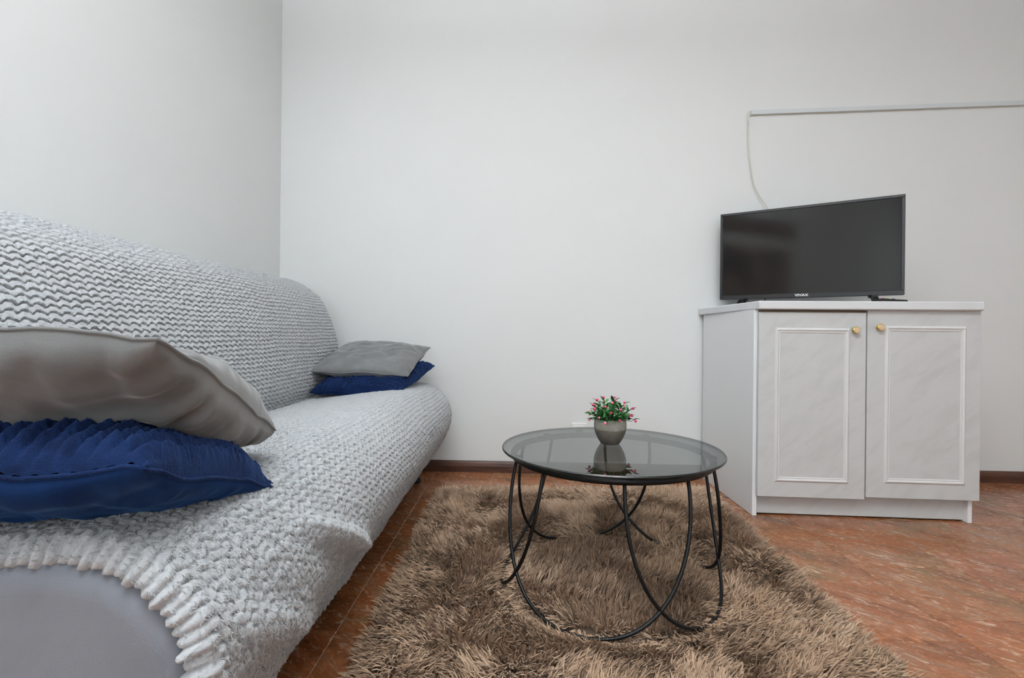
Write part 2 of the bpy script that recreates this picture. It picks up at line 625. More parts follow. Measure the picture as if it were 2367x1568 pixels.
# baseboards
BH, BT = 0.058, 0.015
def baseboard(name, x0, x1):
    y0, y1 = wall_y(x0), wall_y(x1)
    L = math.hypot(x1 - x0, y1 - y0)
    prof = [(0, 0.0), (-BT, 0.0), (-BT, BH * 0.55), (-BT * 0.8, BH * 0.8), (-BT * 0.45, BH), (0, BH)]
    V, F = [], []
    for xx in (0, L):
        V += [(xx, a, b + 0.0005) for a, b in prof]
    n = len(prof)
    for i in range(n): F.append((i, (i + 1) % n, n + (i + 1) % n, n + i))
    F += [tuple(range(n)), tuple(range(n, 2 * n))[::-1]]
    o = from_py(name, V, F, M_BASEB)
    o.location = (x0, y0, 0)
    o.rotation_euler = (0, 0, math.atan2(y1 - y0, x1 - x0))
    tag(o, kind='structure')
baseboard('baseboard_back', XL, XR)
o = box('baseboard_left', (XL, YF, 0.0005), (XL + BT, wall_y(XL) - BT, BH), M_BASEB); tag(o, kind='structure')

# dark rail high on the left wall, out of frame, mirrored in the screen
tag(box('trim_1', (XL, -1.16, 1.93), (XL + 0.05, 0.5, 2.09), M_BASEB, bevel=0.004), kind='structure')

# ------------------------------------------------------------------ sofa
Y0, Y1 = 0.545, 2.50
PROF = [(-1.262, .70), (-1.262, .86), (-1.245, .935), (-1.20, .968), (-1.14, .972), (-1.07, .948), (-.987, .89), (-.934, .794),
        (-.902, .69), (-.888, .58), (-.89, .50), (-.905, .447), (-.908, .434), (-.89, .434), (-.80, .446), (-.68, .464), (-.56, .481), (-.49, .483),
        (-.428, .466), (-.389, .439), (-.358, .400), (-.342, .352), (-.343, .30), (-.368, .237), (-.41, .165), (-.455, .10)]
PC = catmull(PROF, 12)


def seat_drop(x, y, z):
    """the seat sinks a little toward the near end"""
    w = sstep(-.90, -.80, x) * (1 - sstep(.9, 2.1, y))
    return -0.0 * w * np.clip(z / .48, 0, 1)


def loft_body(name, poly, y0, y1, rr, mat, parent):
    """closed section polygon swept along y, rounded at both ends"""
    poly = np.array(poly)
    cen = poly.mean(0)
    nrm = []
    n = len(poly)
    for i in range(n):
        t = poly[(i + 1) % n] - poly[i - 1]
        nn = np.array([t[1], -t[0]]); nn /= np.linalg.norm(nn) + 1e-9
        nrm.append(nn)
    nrm = np.array(nrm)
    if ((poly - cen) * nrm).sum() < 0: nrm = -nrm
    rows = []
    for a in np.linspace(0, math.pi / 2, 7):
        rows.append((y0 + rr * (1 - math.sin(a)), rr * (1 - math.cos(a))) )
    rows = [(y0 + rr - rr * math.sin(a), rr - rr * math.cos(a)) for a in np.linspace(math.pi / 2, 0, 7)]
    ys = list(rows) + [(y, 0) for y in np.linspace(y0 + rr, y1 - rr, 26)[1:-1]] + [(y1 - rr + rr * math.sin(a), rr - rr * math.cos(a)) for a in np.linspace(0, math.pi / 2, 7)]
    V, F = [], []
    for y, ins in ys:
        p = poly - nrm * ins
        for q in p:
            V.append((q[0], y, q[1] + float(seat_drop(q[0], y, q[1]))))
    m = len(ys)
    for i in range(m - 1):
        for k in range(n):
            F.append((i * n + k, i * n + (k + 1) % n, (i + 1) * n + (k + 1) % n, (i + 1) * n + k))
    caps = [tuple(range(n)), tuple((m - 1) * n + k for k in range(n))[::-1]]
    o = from_py(name, V, F + caps, mat, parent, True)
    bm_ = bmesh.new(); bm_.from_mesh(o.data)
    bm_.faces.ensure_lookup_table()
    cf_ = [bm_.faces[len(F)], bm_.faces[len(F) + 1]]
    bmesh.ops.recalc_face_normals(bm_, faces=bm_.faces)
    r_ = bmesh.ops.triangulate(bm_, faces=cf_)
    for f_ in r_['faces']: f_.smooth = False
    bm_.to_mesh(o.data); bm_.free()
    return o


def inset_profile(P, d):
    t = np.gradient(P, axis=0)
    nn = np.stack([-t[:, 1], t[:, 0]], 1); nn /= np.linalg.norm(nn, axis=1)[:, None] + 1e-9
    return P - nn * d   # profile runs with the outside on the left

sofa = empty('sofa_bed', (-0.8, 1.56, 0))
tag(sofa, 'grey upholstered sofa bed on short chrome legs along the left wall', 'sofa')
sofa_inv = Matrix.Translation((0.8, -1.56, 0))
sp = PC[(PC[:, 1] > .0)]
i_cr = int(np.argmin(np.hypot(PC[:, 0] + .908, PC[:, 1] - .434)))
INS = 0.016
P_in = inset_profile(PC, INS)
back_poly = [tuple(p) for p in P_in[6:i_cr - 6:5]] + [(-.97, .40), (-1.06, .30), (-1.20, .30), (-1.245, .42)]
seat_poly = [tuple(p) for p in P_in[i_cr + 8::5]] + [(-.50, .105), (-1.15, .105), (-1.20, .20), (-1.16, .28), (-1.02, .34), (-.94, .40)]
for nm, pl, rr in (('backrest', back_poly, .05), ('seat', seat_poly, .035)):
    o = loft_body(nm, pl, Y0, Y1, rr, M_GREY_S, sofa)
    o.matrix_parent_inverse = sofa_inv
for lx, ly in ((-.497, 2.455), (-.497, .70), (-1.08, 2.42), (-1.08, .70)):
    leg = lathe('leg', [(.016, .012), (.016, .135)], M_CHROME, sofa, 24)
    leg.matrix_parent_inverse = sofa_inv
    leg.location = (lx, ly, 0)
    ft = lathe('rubber_foot', [(.018, .0), (.0195, .003), (.0195, .016), (.0165, .018)], M_RUBBER, leg, 24)

# blanket ----------------------------------------------------------
tt = np.concatenate([np.arange(.562, 1.20, .0024), np.arange(1.20, 1.8, .0034), np.arange(1.8, 2.50, .0044)])
ns = 1060
PB, sarc = resample(PC, ns)
tg = np.gradient(PB, axis=0); NB = np.stack([-tg[:, 1], tg[:, 0]], 1); NB /= np.linalg.norm(NB, axis=1)[:, None]
# make sure normals point outwards (up on the seat)
k_seat = int(np.argmin(np.abs(PB[:, 0] + .68) + (PB[:, 1] > .6) * 9))
if NB[k_seat, 1] < 0: NB = -NB
Sg, Tg = np.meshgrid(sarc, tt, indexing='ij')
Xg = np.repeat(PB[:, :1], len(tt), 1); Zg = np.repeat(PB[:, 1:2], len(tt), 1)
NX = np.repeat(NB[:, :1], len(tt), 1); NZ = np.repeat(NB[:, 1:2], len(tt), 1)
s_cr = sarc[int(np.argmin(np.hypot(PB[:, 0] + .908, PB[:, 1] - .434)))]
s_fe = sarc[int(np.argmin(np.hypot(PB[:, 0] + .426, PB[:, 1] - .468)))]
s_end = sarc[-1]
w_seat = sstep(s_cr + .02, s_cr + .10, Sg) * (1 - sstep(s_fe - .10, s_fe + .02, Sg))
w_front = sstep(s_fe - .06, s_fe + .06, Sg)
w_near = 1 - sstep(.7, 1.3, Tg)
pr, qt = 0.0150, 0.0285
warp = 0.007 * fbm(Sg * 9, Tg * 7, 3)
u = (Tg + 0.008 * fbm(Sg * 14, Tg * 10, 5)) / qt
tri = np.sin(2 * math.pi * u + 1.2 * fbm(Sg * 20, Tg * 16, 6, 2))
ph = (Sg + warp) / pr + 0.20 * tri + .05 * np.sin(4 * math.pi * u + 1)
fr = ph - np.floor(ph)
row = np.floor(ph)
h_rows = np.clip(fr / .15, 0, 1) ** .6 * (.70 + .30 * fr) * (1 - sstep(.87, 1.0, fr))
edge = np.minimum(fr, 1 - fr)
groove = np.exp(-(edge / .13) ** 2)
apex = np.clip(tri, 0, 1) ** 3
h_dim = 1 - groove * (0.16 + 0.84 * apex)
tuft = 0.85 + 0.3 * hash2(row, np.floor(u * 2), 9)
amp = .0088 * (1 - .42 * w_seat * (1 - .5 * w_near)) + .001 * w_front
mixd = np.clip(w_seat + .75 * w_front, 0, 1)
cross = np.exp(-((((2 * u + .5 * row) % 1.0) - .5) / .10) ** 2)
hh = (h_rows * (1 - mixd) + h_dim * mixd) * tuft * (1 - .45 * cross * w_near * w_near)
hh = hh * amp + (0.0014 + .0012 * w_near) * fbm(Sg * 160, Tg * 130, 21, 2) * (1 - .6 * w_seat)
# folds and waves of the loose hanging part
fold = 0.016 * w_front * (0.5 + w_near) * fbm(Sg * 4.2 + 3, Tg * 5.5, 31, 2) * (0.3 + sstep(s_fe, s_end, Sg))
sr = s_fe + .09 + (Tg - .82) * .5
wt = sstep(.78, .90, Tg) * (1 - sstep(1.16, 1.26, Tg))
ridge = np.exp(-((Sg - sr) / .020) ** 2) * wt
hollow = np.exp(-((Sg - sr - .05) / .028) ** 2) * wt
sr2 = s_fe + .13 + (Tg - .60) * .55
ridge2 = np.exp(-((Sg - sr2) / .03) ** 2) * sstep(.55, .66, Tg) * (1 - sstep(.9, 1.0, Tg))
fold = fold + .020 * ridge + .014 * ridge2 - .008 * hollow
soft = 0.006 * fbm(Sg * 3, Tg * 3, 41, 2) * (1 - w_front)
# the far upper corner slumps
disp = hh + fold + soft
# ends: far end wraps round, near hem curls
re = .06
far = np.clip((Tg - (2.505 - re)) / re, 0, 1)
ins = re * (1 - np.sqrt(np.clip(1 - far ** 2, 0, 1)))
near = np.clip((.577 - Tg) / .015, 0, 1)
ins = ins + .020 * near ** 2.2
X = Xg + NX * (disp - ins)
Z = Zg + NZ * (disp - ins)
Z = Z + seat_drop(Xg, Tg, Zg)
hemwave = .009 * np.abs(np.sin(Sg / .015 * math.pi)) + .010 * fbm(Sg * 5, Sg * 0, 77, 2)
Y = Tg - near * (hemwave * (.5 + 1.1 * hash2(np.floor(Sg / .015), 0 * Sg, 61)) + 0.003) + .003 * fbm(Sg * 60, Tg * 60, 51, 2)
bottom = np.clip((Sg - (s_end - .02)) / .02, 0, 1)
scal = .010 * np.abs(np.sin(Tg / .022 * math.pi)) + .022 * fbm(Tg * 6, Tg * 0, 88, 2)
Z = Z - bottom * (scal - .002) + .012 * bottom * sstep(.62, .9, 1.5 - Tg) * 0
blanket = empty('throw_blanket', (-0.8, 1.56, 0.45))
tag(blanket, 'light grey waffle fleece blanket spread over the sofa bed', 'blanket')
b_inv = Matrix.Translation((0.8, -1.56, -0.45))
P3 = np.stack([X, Y, Z], -1)
fl = grid_mesh('fleece_sheet', P3, M_FLEECE, blanket, True, flip=False)
fl.matrix_parent_inverse = b_inv
# turned-in lower edge and near edge give the cloth its thickness
e1 = P3[-1]; lip = np.stack([e1, e1 + np.array([-.010, 0, -.004]), e1 + np.array([-.016, 0, .010]), e1 + np.array([-.014, 0, .03])], 0)
o = grid_mesh('front_hem', lip, M_FLEECE, blanket); o.matrix_parent_inverse = b_inv
e2 = P3[:, 0]; nrm = np.stack([NB[:, 0], 0 * NB[:, 0], NB[:, 1]], 1)
lip = np.stack([e2, e2 - nrm * .007 + np.array([0, -.003, 0]), e2 - nrm * .012 + np.array([0, .006, 0])], 0)
o = grid_mesh('end_hem', lip, M_FLEECE, blanket); o.matrix_parent_inverse = b_inv

# loose fibres on the near half of the fleece
NF = 120000
wgt = (1 - sstep(.62, 1.45, tt)) + .04
col_p = wgt * np.gradient(tt); col_p /= col_p.sum()
jt = rng.choice(len(tt), NF, p=col_p)
i0 = int(np.searchsorted(sarc, s_cr - .10))
js = rng.integers(i0, ns - 1, NF)
keep = hh[js, jt] > .45 * amp[js, jt]
js, jt = js[keep], jt[keep]
Pf = P3[js, jt]
nf = np.stack([NX[js, jt], 0 * js, NZ[js, jt]], 1)
tf = np.stack([np.gradient(PB[:, 0])[js], 0 * js, np.gradient(PB[:, 1])[js]], 1); tf /= np.linalg.norm(tf, axis=1)[:, None]
yf = np.tile([0, 1.0, 0], (len(js), 1))
dr = nf * (.35 + .25 * rng.random((len(js), 1))) + tf * (.75 + .35 * rng.normal(size=(len(js), 1))) + yf * (.5 * rng.normal(size=(len(js), 1)) - .15)
dr /= np.linalg.norm(dr, axis=1)[:, None]
sd = np.cross(dr, nf); sd /= np.linalg.norm(sd, axis=1)[:, None] + 1e-9
Lf = (.0045 + .0045 * rng.random((len(js), 1)))
A = Pf - nf * .0004
Vf = np.stack([A - sd * .0007, A + sd * .0007, A + dr * Lf - nf * Lf * .25], 1).reshape(-1, 3)
o = np_mesh('fluff', Vf, np.arange(len(Vf)).reshape(-1, 3), M_FLEECE, blanket, False); o.matrix_parent_inverse = b_inv
o['kind'] = 'stuff'

# ------------------------------------------------------------------ cushions
def cushion(name, L, W, T, top_mat, bot_mat, ribs=None, seed=0, N=84, bend=0.0, wr=1.0, conc=.07, pw=.42, Tb=None, front=1.0):
    root = empty(name)
    u = np.linspace(-1, 1, N)
    u = np.sign(u) * (1 - (1 - np.abs(u)) ** 1.35)
    U, V = np.meshgrid(u, u, indexing='ij')
    def outline(U, V):
        X = L / 2 * U * (1 - conc * (1 - V ** 2) * np.abs(U))
        Y = W / 2 * V * (1 - conc * (1 - U ** 2) * np.abs(V))
        return X, Y
    X, Y = outline(U, V)
    base = np.clip((1 - U ** 2) * (1 - V ** 2), 0, 1) ** pw
    res = []
    edgez = bend * (U ** 2 + V ** 2 - 1) + .012 * fbm(U * 2.2 + seed, V * 2.2, seed + 5, 3)
    for sgn, nm, mt in ((1, 'top_panel', top_mat), (-1, 'bottom_panel', bot_mat)):
        TT = T if sgn > 0 else (Tb or T)
        eu = np.exp(-(1 - np.abs(U)) / .22); ev = np.exp(-(1 - np.abs(V)) / .22)
        w1 = vnoise(V * 9.5, U * 1.2, seed + 1 + sgn) * eu + vnoise(U * 9.5, V * 1.2, seed + 2 + sgn) * ev
        w2 = fbm(U * 2.6 + 7, V * 2.6, seed + 3 + sgn, 3)
        w3 = (1 - np.abs(vnoise(U * 3 + V * 2.2, V * 1.6 - U, seed + 8 + sgn) * 2.2)) ** 3
        Zt = TT * base * (1 + .20 * w2) + (.014 * w1 + .006 * w3) * wr * np.clip(base * 1.6, 0, 1)
        if sgn > 0 and front < 1: Zt = Zt * (front + (1 - front) * sstep(-1.0, .15, V))
        if ribs and sgn > 0:
            per = ribs['per']
            if ribs['mode'] == 'y':
                c = X / per + .25 * fbm(U * 2, V * 3, 9, 2)
                g = np.abs(np.sin(c * math.pi)) ** .6
            elif ribs['mode'] == 'patch':
                cx = np.abs(np.sin((X / per) * math.pi)) ** .6
                cy = np.abs(np.sin((Y / per) * math.pi)) ** .6
                m = ((U < -.15).astype(int) + (V > .05).astype(int)) % 2
                g = np.where(m == 0, cy, cx)
                g = g * np.clip(np.minimum(np.abs(U + .15), np.abs(V - .05)) / .03, .2, 1)
            g = g + .5 * fbm(U * 40, V * 40, 19, 2)
            Zt = Zt + ribs['amp'] * g * np.clip(base * 2.2, .25, 1)
        Zt = sgn * np.maximum(Zt, 0) + edgez
        res.append(grid_mesh(nm, np.stack([X, Y, Zt], -1), mt, root, True, flip=(sgn < 0)))
    a = np.linspace(-1, 1, 40)
    one = np.ones_like(a)
    per_u = np.concatenate([a, one, -a, -one]); per_v = np.concatenate([-one, a, one, -a])
    xs, ys = outline(per_u, per_v)
    ez = bend * (per_u ** 2 + per_v ** 2 - 1) + .012 * fbm(per_u * 2.2 + seed, per_v * 2.2, seed + 5, 3)
    pts = [(x, y, z) for i, (x, y, z) in enumerate(zip(xs, ys, ez)) if i % 40 != 39]
    tube('seam', pts, .0026 if not ribs else .0028, bot_mat if not ribs else top_mat, root, 6, closed=True)
    return root

G1, G2 = 'grey velvet cushions', 'navy blue plush cushions'
c1 = cushion('cushion', .40, .335, .062, M_BLUE_P, M_BLUE_V, ribs=dict(mode='y', per=.0195, amp=.015), seed=3, N=170, wr=.8, conc=.03, pw=.36, Tb=.046)
c1.location = (-.603, .675, .516); c1.rotation_euler = (math.radians(-19), math.radians(0), math.radians(3))
tag(c1, 'navy blue ribbed plush cushion lying nearest the camera under a grey one', 'cushion', G2)
c2 = cushion('cushion', .44, .415, .080, M_GREY_V, M_GREY_V, seed=44, wr=1.9, N=140, conc=-.03, pw=.33, Tb=.092, front=.12)
c2.location = (-.645, .715, .628); c2.rotation_euler = (math.radians(-25), math.radians(0), math.radians(7.5))
tag(c2, 'large grey velvet cushion nearest the camera on top of a navy cushion', 'cushion', G1)
c3 = cushion('cushion', .395, .40, .040, M_BLUE_P, M_BLUE_V, ribs=dict(mode='patch', per=.024, amp=.013), seed=23, N=170, wr=.6, conc=.03, pw=.36)
c3.location = (-.645, 2.255, .524); c3.rotation_euler = (math.radians(14), math.radians(0), math.radians(-13))
tag(c3, 'navy blue ribbed cushion at the far end of the sofa under a grey one', 'cushion', G2)
c4 = cushion('cushion', .42, .40, .052, M_GREY_V, M_GREY_V, seed=31, wr=.7, N=90, conc=.04)
c4.location = (-.668, 2.315, .605); c4.rotation_euler = (math.radians(16), math.radians(2), math.radians(-3))
tag(c4, 'grey velvet cushion at the far end of the sofa beside the back wall', 'cushion', G1)

# ------------------------------------------------------------------ rug
rug = empty('shag_rug', (.24, 1.45, 0))
tag(rug, 'brown long-pile shag rug on the tiled floor under the coffee table', 'rug')
r_inv = Matrix.Translation((-.24, -1.45, 0))
C00, C10, C01, C11 = np.array((-.330, .55)), np.array((.775, .55)), np.array((-.350, 2.27)), np.array((.845, 2.34))
def rugmap(a, b):
    a = a[..., None]; b = b[..., None]
    return (C00 * (1 - a) + C10 * a) * (1 - b) + (C01 * (1 - a) + C11 * a) * b
bm = bmesh.new()
cs = [C00, C10, C11, C01]
o = prism('backing', [tuple(q) for q in cs], 0.0006, 0.010, M_RUGB, rug, bevel=.003); o.matrix_parent_inverse = r_inv
TCX, TCY = .268, 1.524
NCL = 18000
K = 7
ca, cb = rng.random(NCL), rng.random(NCL)
cpos = rugmap(ca, cb)
# flow field
def flow(p):
    x, y = p[:, 0], p[:, 1]
    ang = 2.2 * math.pi * fbm(x * 4.2 + 5, y * 4.2, 101, 2) - math.pi / 2 + .3
    dx, dy = np.cos(ang), np.sin(ang)
    return dx, dy
fx, fy = flow(cpos)
ca_ = np.arctan2(fy, fx) + .45 * rng.normal(size=NCL) + 2.4 * fbm(cpos[:, 0] * 13, cpos[:, 1] * 13, 111, 2)
fx, fy = np.cos(ca_), np.sin(ca_)
lean = .62 + .9 * (fbm(cpos[:, 0] * 7, cpos[:, 1] * 7, 131, 2) + .35)
ea = np.minimum(ca, 1 - ca) * 1.2; eb = np.minimum(cb, 1 - cb) * 1.75
# near the borders the pile falls outwards
outx = np.where(ca < .5, -1, 1) * np.exp(-ea / .05); outy = np.where(cb < .5, -1, 1) * np.exp(-eb / .05)
fx = fx + 2.2 * outx; fy = fy + 2.2 * outy
nn = np.hypot(fx, fy); fx /= nn; fy /= nn
# table feet press a ring into the pile
rad = np.hypot(cpos[:, 0] - .262, cpos[:, 1] - 1.485)
ring = np.exp(-((rad - .304) / .026) ** 2)
inside = 1 - sstep(.24, .29, rad)
length = (.037 + .010 * rng.random(NCL)) * (1 - .10 * inside)
lean = lean * (1 - .3 * inside) + 1.0 * ring
length = length * (1 - .25 * ring)
jit = rng.normal(size=(NCL, K, 2)) * .0045
root = cpos[:, None, :] + jit
# clip roots to the backing
dirx = fx[:, None] + .24 * rng.normal(size=(NCL, K)); diry = fy[:, None] + .24 * rng.normal(size=(NCL, K))
ln = length[:, None] * (.8 + .35 * rng.random((NCL, K)))
le = np.clip(lean[:, None] + .22 * rng.normal(size=(NCL, K)), .15, 1.7)
NP = 4
w0 = .0017
tone_c = .5 + .55 * fbm(cpos[:, 0] * 5, cpos[:, 1] * 5, 151, 2) + .15 * rng.normal(size=NCL)
tone = np.clip(tone_c[:, None] + .16 * rng.normal(size=(NCL, K)), 0, 1)
n_st = NCL * K
R = root.reshape(-1, 2); DX = dirx.ravel(); DY = diry.ravel(); LN = ln.ravel(); LE = le.ravel(); TN = tone.ravel()
dn = np.hypot(DX, DY) + 1e-6; DX /= dn; DY /= dn
side = np.stack([-DY, DX], 1)
tw = rng.normal(size=n_st) * .7
pts = []
pos = np.c_[R, np.full(n_st, .008)]
ringS = np.repeat(ring, K)
for k in range(NP):
    pts.append(pos.copy())
    f = (k + .5) / (NP - 1)
    a = LE * (.25 + .95 * f)                      # bending over towards the tip
    a = np.clip(a, 0, 1.75)
    st = LN / (NP - 1)
    pos = pos + np.c_[DX * np.sin(a) * st, DY * np.sin(a) * st, np.cos(a) * st * (1 - .55 * ringS)]
    pos[:, 2] = np.maximum(pos[:, 2], .004)
widths = [1.0, 1.15, .95, .25]
V = np.zeros((n_st, NP * 2, 3), np.float32)
wv = np.c_[side * np.cos(tw)[:, None], np.sin(tw)]
for k in range(NP):
    V[:, 2 * k] = pts[k] - wv * w0 * widths[k]
    V[:, 2 * k + 1] = pts[k] + wv * w0 * widths[k]
b0 = (np.arange(n_st) * NP * 2)[:, None]
Q = np.concatenate([b0 + np.array([[2 * k, 2 * k + 1, 2 * k + 3, 2 * k + 2]]) for k in range(NP - 1)], 1).reshape(-1, 4)
pile = np_mesh('pile', V.reshape(-1, 3), Q, M_PILE, rug, True)
pile.matrix_parent_inverse = r_inv
pile['kind'] = 'stuff'
at = pile.data.attributes.new('tone', 'FLOAT', 'POINT')
at.data.foreach_set('value', np.repeat(TN, NP * 2).astype(np.float32))

# ------------------------------------------------------------------ coffee table
TZ = .39
table = empty('coffee_table', (TCX, TCY, 0))
tag(table, 'round smoked-glass coffee table on looped black wire legs on the rug', 'table')
GR = .322
bm = bmesh.new()
prof = [(0, TZ - .008), (GR - .003, TZ - .008), (GR, TZ - .005), (GR, TZ - .003), (GR - .0022, TZ), (0, TZ)]
add_lathe(bm, prof, 128)
for f in bm.faces:
    r = math.hypot(*f.calc_center_median()[:2])
    f.material_index = 1 if r > GR - .0035 else 0
top = bm_obj('glass_top', bm, [M_GLASS, M_GEDGE], table)
RC = .287
tube('ring', [(RC * math.cos(a), RC * math.sin(a), TZ - .0218) for a in np.linspace(0, 2 * math.pi, 97)[:-1]], .0095, M_BLACK, table, 12, closed=True)
for th in (200, 345, 55, 128, 270):
    a = math.radians(th)
    pd = lathe('pad', [(.010, TZ - .0150), (.011, TZ - .0130), (.011, TZ - .0085), (.010, TZ - .0082)], M_RUBBER, table, 16)
    pd.location = (RC * math.cos(a), RC * math.sin(a), 0)
LOOPS = [(-111.7, 53.8), (-43.5, 49.4), (30.0, 53.6), (103.1, 50.3), (173.7, 50.1)]
for th, al in LOOPS:
    ps = np.linspace(-math.pi / 2, math.pi / 2, 61)
    n_ = 2.31
    phi = np.radians(th + al * np.sign(ps) * np.abs(np.sin(ps)) ** (2 / n_))
    h = 1 - np.clip(np.cos(ps), 0, 1) ** (2 / n_)
    z = .015 + (TZ - .0225 - .015) * h
    Rr = .306 + (.2855 - .306) * h ** 3.8
    xx = -.0125 * (1 - h) + Rr * np.cos(phi); yy = -.045 * (1 - h) + Rr * np.sin(phi)
    tube('leg', np.c_[xx, yy, z].tolist(), .0048, M_BLACK, table, 10)

# ------------------------------------------------------------------ potted plant
pot_loc = (.2755, 1.570, TZ + .0003)
plant = empty('potted_plant', pot_loc)
tag(plant, 'small grey concrete pot with a green plant and pink buds on the glass table', 'plant')
lathe('pot', [(0, 0), (.026, 0), (.0295, .002), (.037, .014), (.0445, .030), (.0488, .046), (.0495, .056), (.0485, .068), (.0468, .0745), (.0450, .0755), (.0435, .074), (.0445, .062), (.0, .060)], M_POT, plant, 48)
lathe('soil', [(0, .0595), (.0435, .0605), (.038, .066), (0, .070)], M_SOIL, plant, 24)
# leaf mesh: pointed, folded along the midrib
LV, LF = [], []
for i, (t, w) in enumerate([(0, .0), (.18, .10), (.42, .165), (.68, .125), (1.0, 0)]):
    zc = .10 * math.sin(t * 2.2) - .10 * t * t
    LV += [(-w, t, zc + .35 * w), (0, t, zc), (w, t, zc + .35 * w)]
for i in range(4):
    LF += [(i * 3, i * 3 + 1, i * 3 + 4, i * 3 + 3), (i * 3 + 1, i * 3 + 2, i * 3 + 5, i * 3 + 4)]
leaf0 = from_py('leaf', LV, LF, M_LEAF, plant, True)
budb = bmesh.new(); bmesh.ops.create_icosphere(budb, subdivisions=1, radius=1)
for v in budb.verts: v.co.z *= 1.15
bud0 = bm_obj('bud', budb, M_BUD, plant, True)
used_l = used_b = False
prng = random.Random(5)
def orient(dirv, roll):
    q = Vector(dirv).to_track_quat('Y', 'Z').to_matrix()
    return (q @ Matrix.Rotation(roll, 3, 'Y')).to_euler()
NS = 30
for i in range(NS):
    f = (i + .5) / NS
    el = math.acos(1 - f * .98)          # 0 = straight up
    az = i * 2.39996
    reach = .098 if el < .5 else .088
    d = Vector((math.sin(el) * math.cos(az), math.sin(el) * math.sin(az), max(.12, math.cos(el))))
    tip = Vector((0, 0, .058)) + Vector((d.x * .068, d.y * .068, d.z * .068 + .006)) * prng.uniform(.86, 1.1)
    base = Vector((d.x * .022, d.y * .022, .064))
    mid = (base + tip) / 2 + Vector((0, 0, .006))
    sm = [base, mid, tip]
    tube('stem', [tuple(p) for p in sm], [.0012, .0010, .0007], M_STEM, plant, 5)
    nl = 9
    for k in range(nl):
        tpos = .15 + .85 * (k + .5) / nl
        p = base.lerp(tip, tpos) + Vector((0, 0, .006 * math.sin(tpos * math.pi)))
        a2 = az + k * 2.4 + prng.uniform(-.5, .5)
        out = Vector((math.cos(a2), math.sin(a2), prng.uniform(-.15, .55)))
        dv = (out * 1.0 + d * prng.uniform(.35, .9)).normalized()
        if p.z < .078 and dv.z < .0: dv.z = .1
        o = leaf0 if not used_l else leaf0.copy()
        if used_l: link(o)
        used_l = True
        o.parent = plant
        o.location = p
        s = prng.uniform(.021, .032)
        o.scale = (s * .86, s, s)
        o.rotation_euler = orient(dv, prng.uniform(-.7, .7))
    if True:
        o = bud0 if not used_b else bud0.copy()
        if used_b: link(o)
        used_b = True
        o.parent = plant
        o.location = tip + d * .010
        s = prng.uniform(.0038, .0050)
        o.scale = (s, s, s)
        o.rotation_euler = orient(d, 0)

# ------------------------------------------------------------------ cabinet
CA = Vector((.950, 2.073)); ANG = math.atan2(-.046, .813)
cu = Vector((math.cos(ANG), math.sin(ANG))); cv = Vector((-math.sin(ANG), math.cos(ANG)))
cab = empty('cabinet', (1.36, 2.3, 0))
tag(cab, 'white low two-door cabinet with marbled doors and brass knobs against the back wall', 'cabinet')
cab_inv = Matrix.Translation((-1.36, -2.3, 0))
def W2(lx, ly):
    p = CA + cu * lx + cv * ly
    return (p.x, p.y)
def cp(o):
    o.parent = cab; o.matrix_parent_inverse = cab_inv; return o
def cpr(name, poly, z0, z1, mat, bevel=.0012):
    return cp(prism(name, poly, z0, z1, mat, None, bevel, 1))
yb = wall_y(.95) - BT - .006
ybr = wall_y(1.77) - BT - .006
# carcass
cpr('side_panel', [(.938, 2.074), (.956, 2.073), (.950, yb), (.931, yb)], .0004, .832, M_SIDE)
xr0 = W2(.806, 0); xr1 = W2(.822, 0)
cpr('side_panel', [xr0, xr1, (xr1[0] + .004, ybr), (xr0[0] + .004, ybr)], .0004, .832, M_SIDE)
cpr('plinth', [W2(.006, .022), W2(.806, .022), W2(.806, .040), W2(.006, .040)], .006, .105, M_LAM)
cpr('bottom_panel', [W2(.006, .004), W2(.806, .004), (xr0[0] + .003, ybr), (.951, yb)], .105, .121, M_CARC)
cpr('back_panel', [(.951, yb - .012), (xr0[0] + .003, ybr - .012), (xr0[0] + .003, ybr - .004), (.951, yb - .004)], .121, .815, M_CARC)
cpr('top_rail', [W2(.006, .003), W2(.806, .003), W2(.806, .05), W2(.006, .05)], .775, .832, M_CARC)
cpr('divider', [W2(.398, .003), W2(.424, .003), W2(.424, .04), W2(.398, .04)], .121, .775, M_CARC)
cpr('worktop', [(.942, 2.034), (1.776, 1.985), (1.792, wall_y(1.79) - .004), (.911, wall_y(.91) - .004)], .832, .866, M_WHITE, .004)


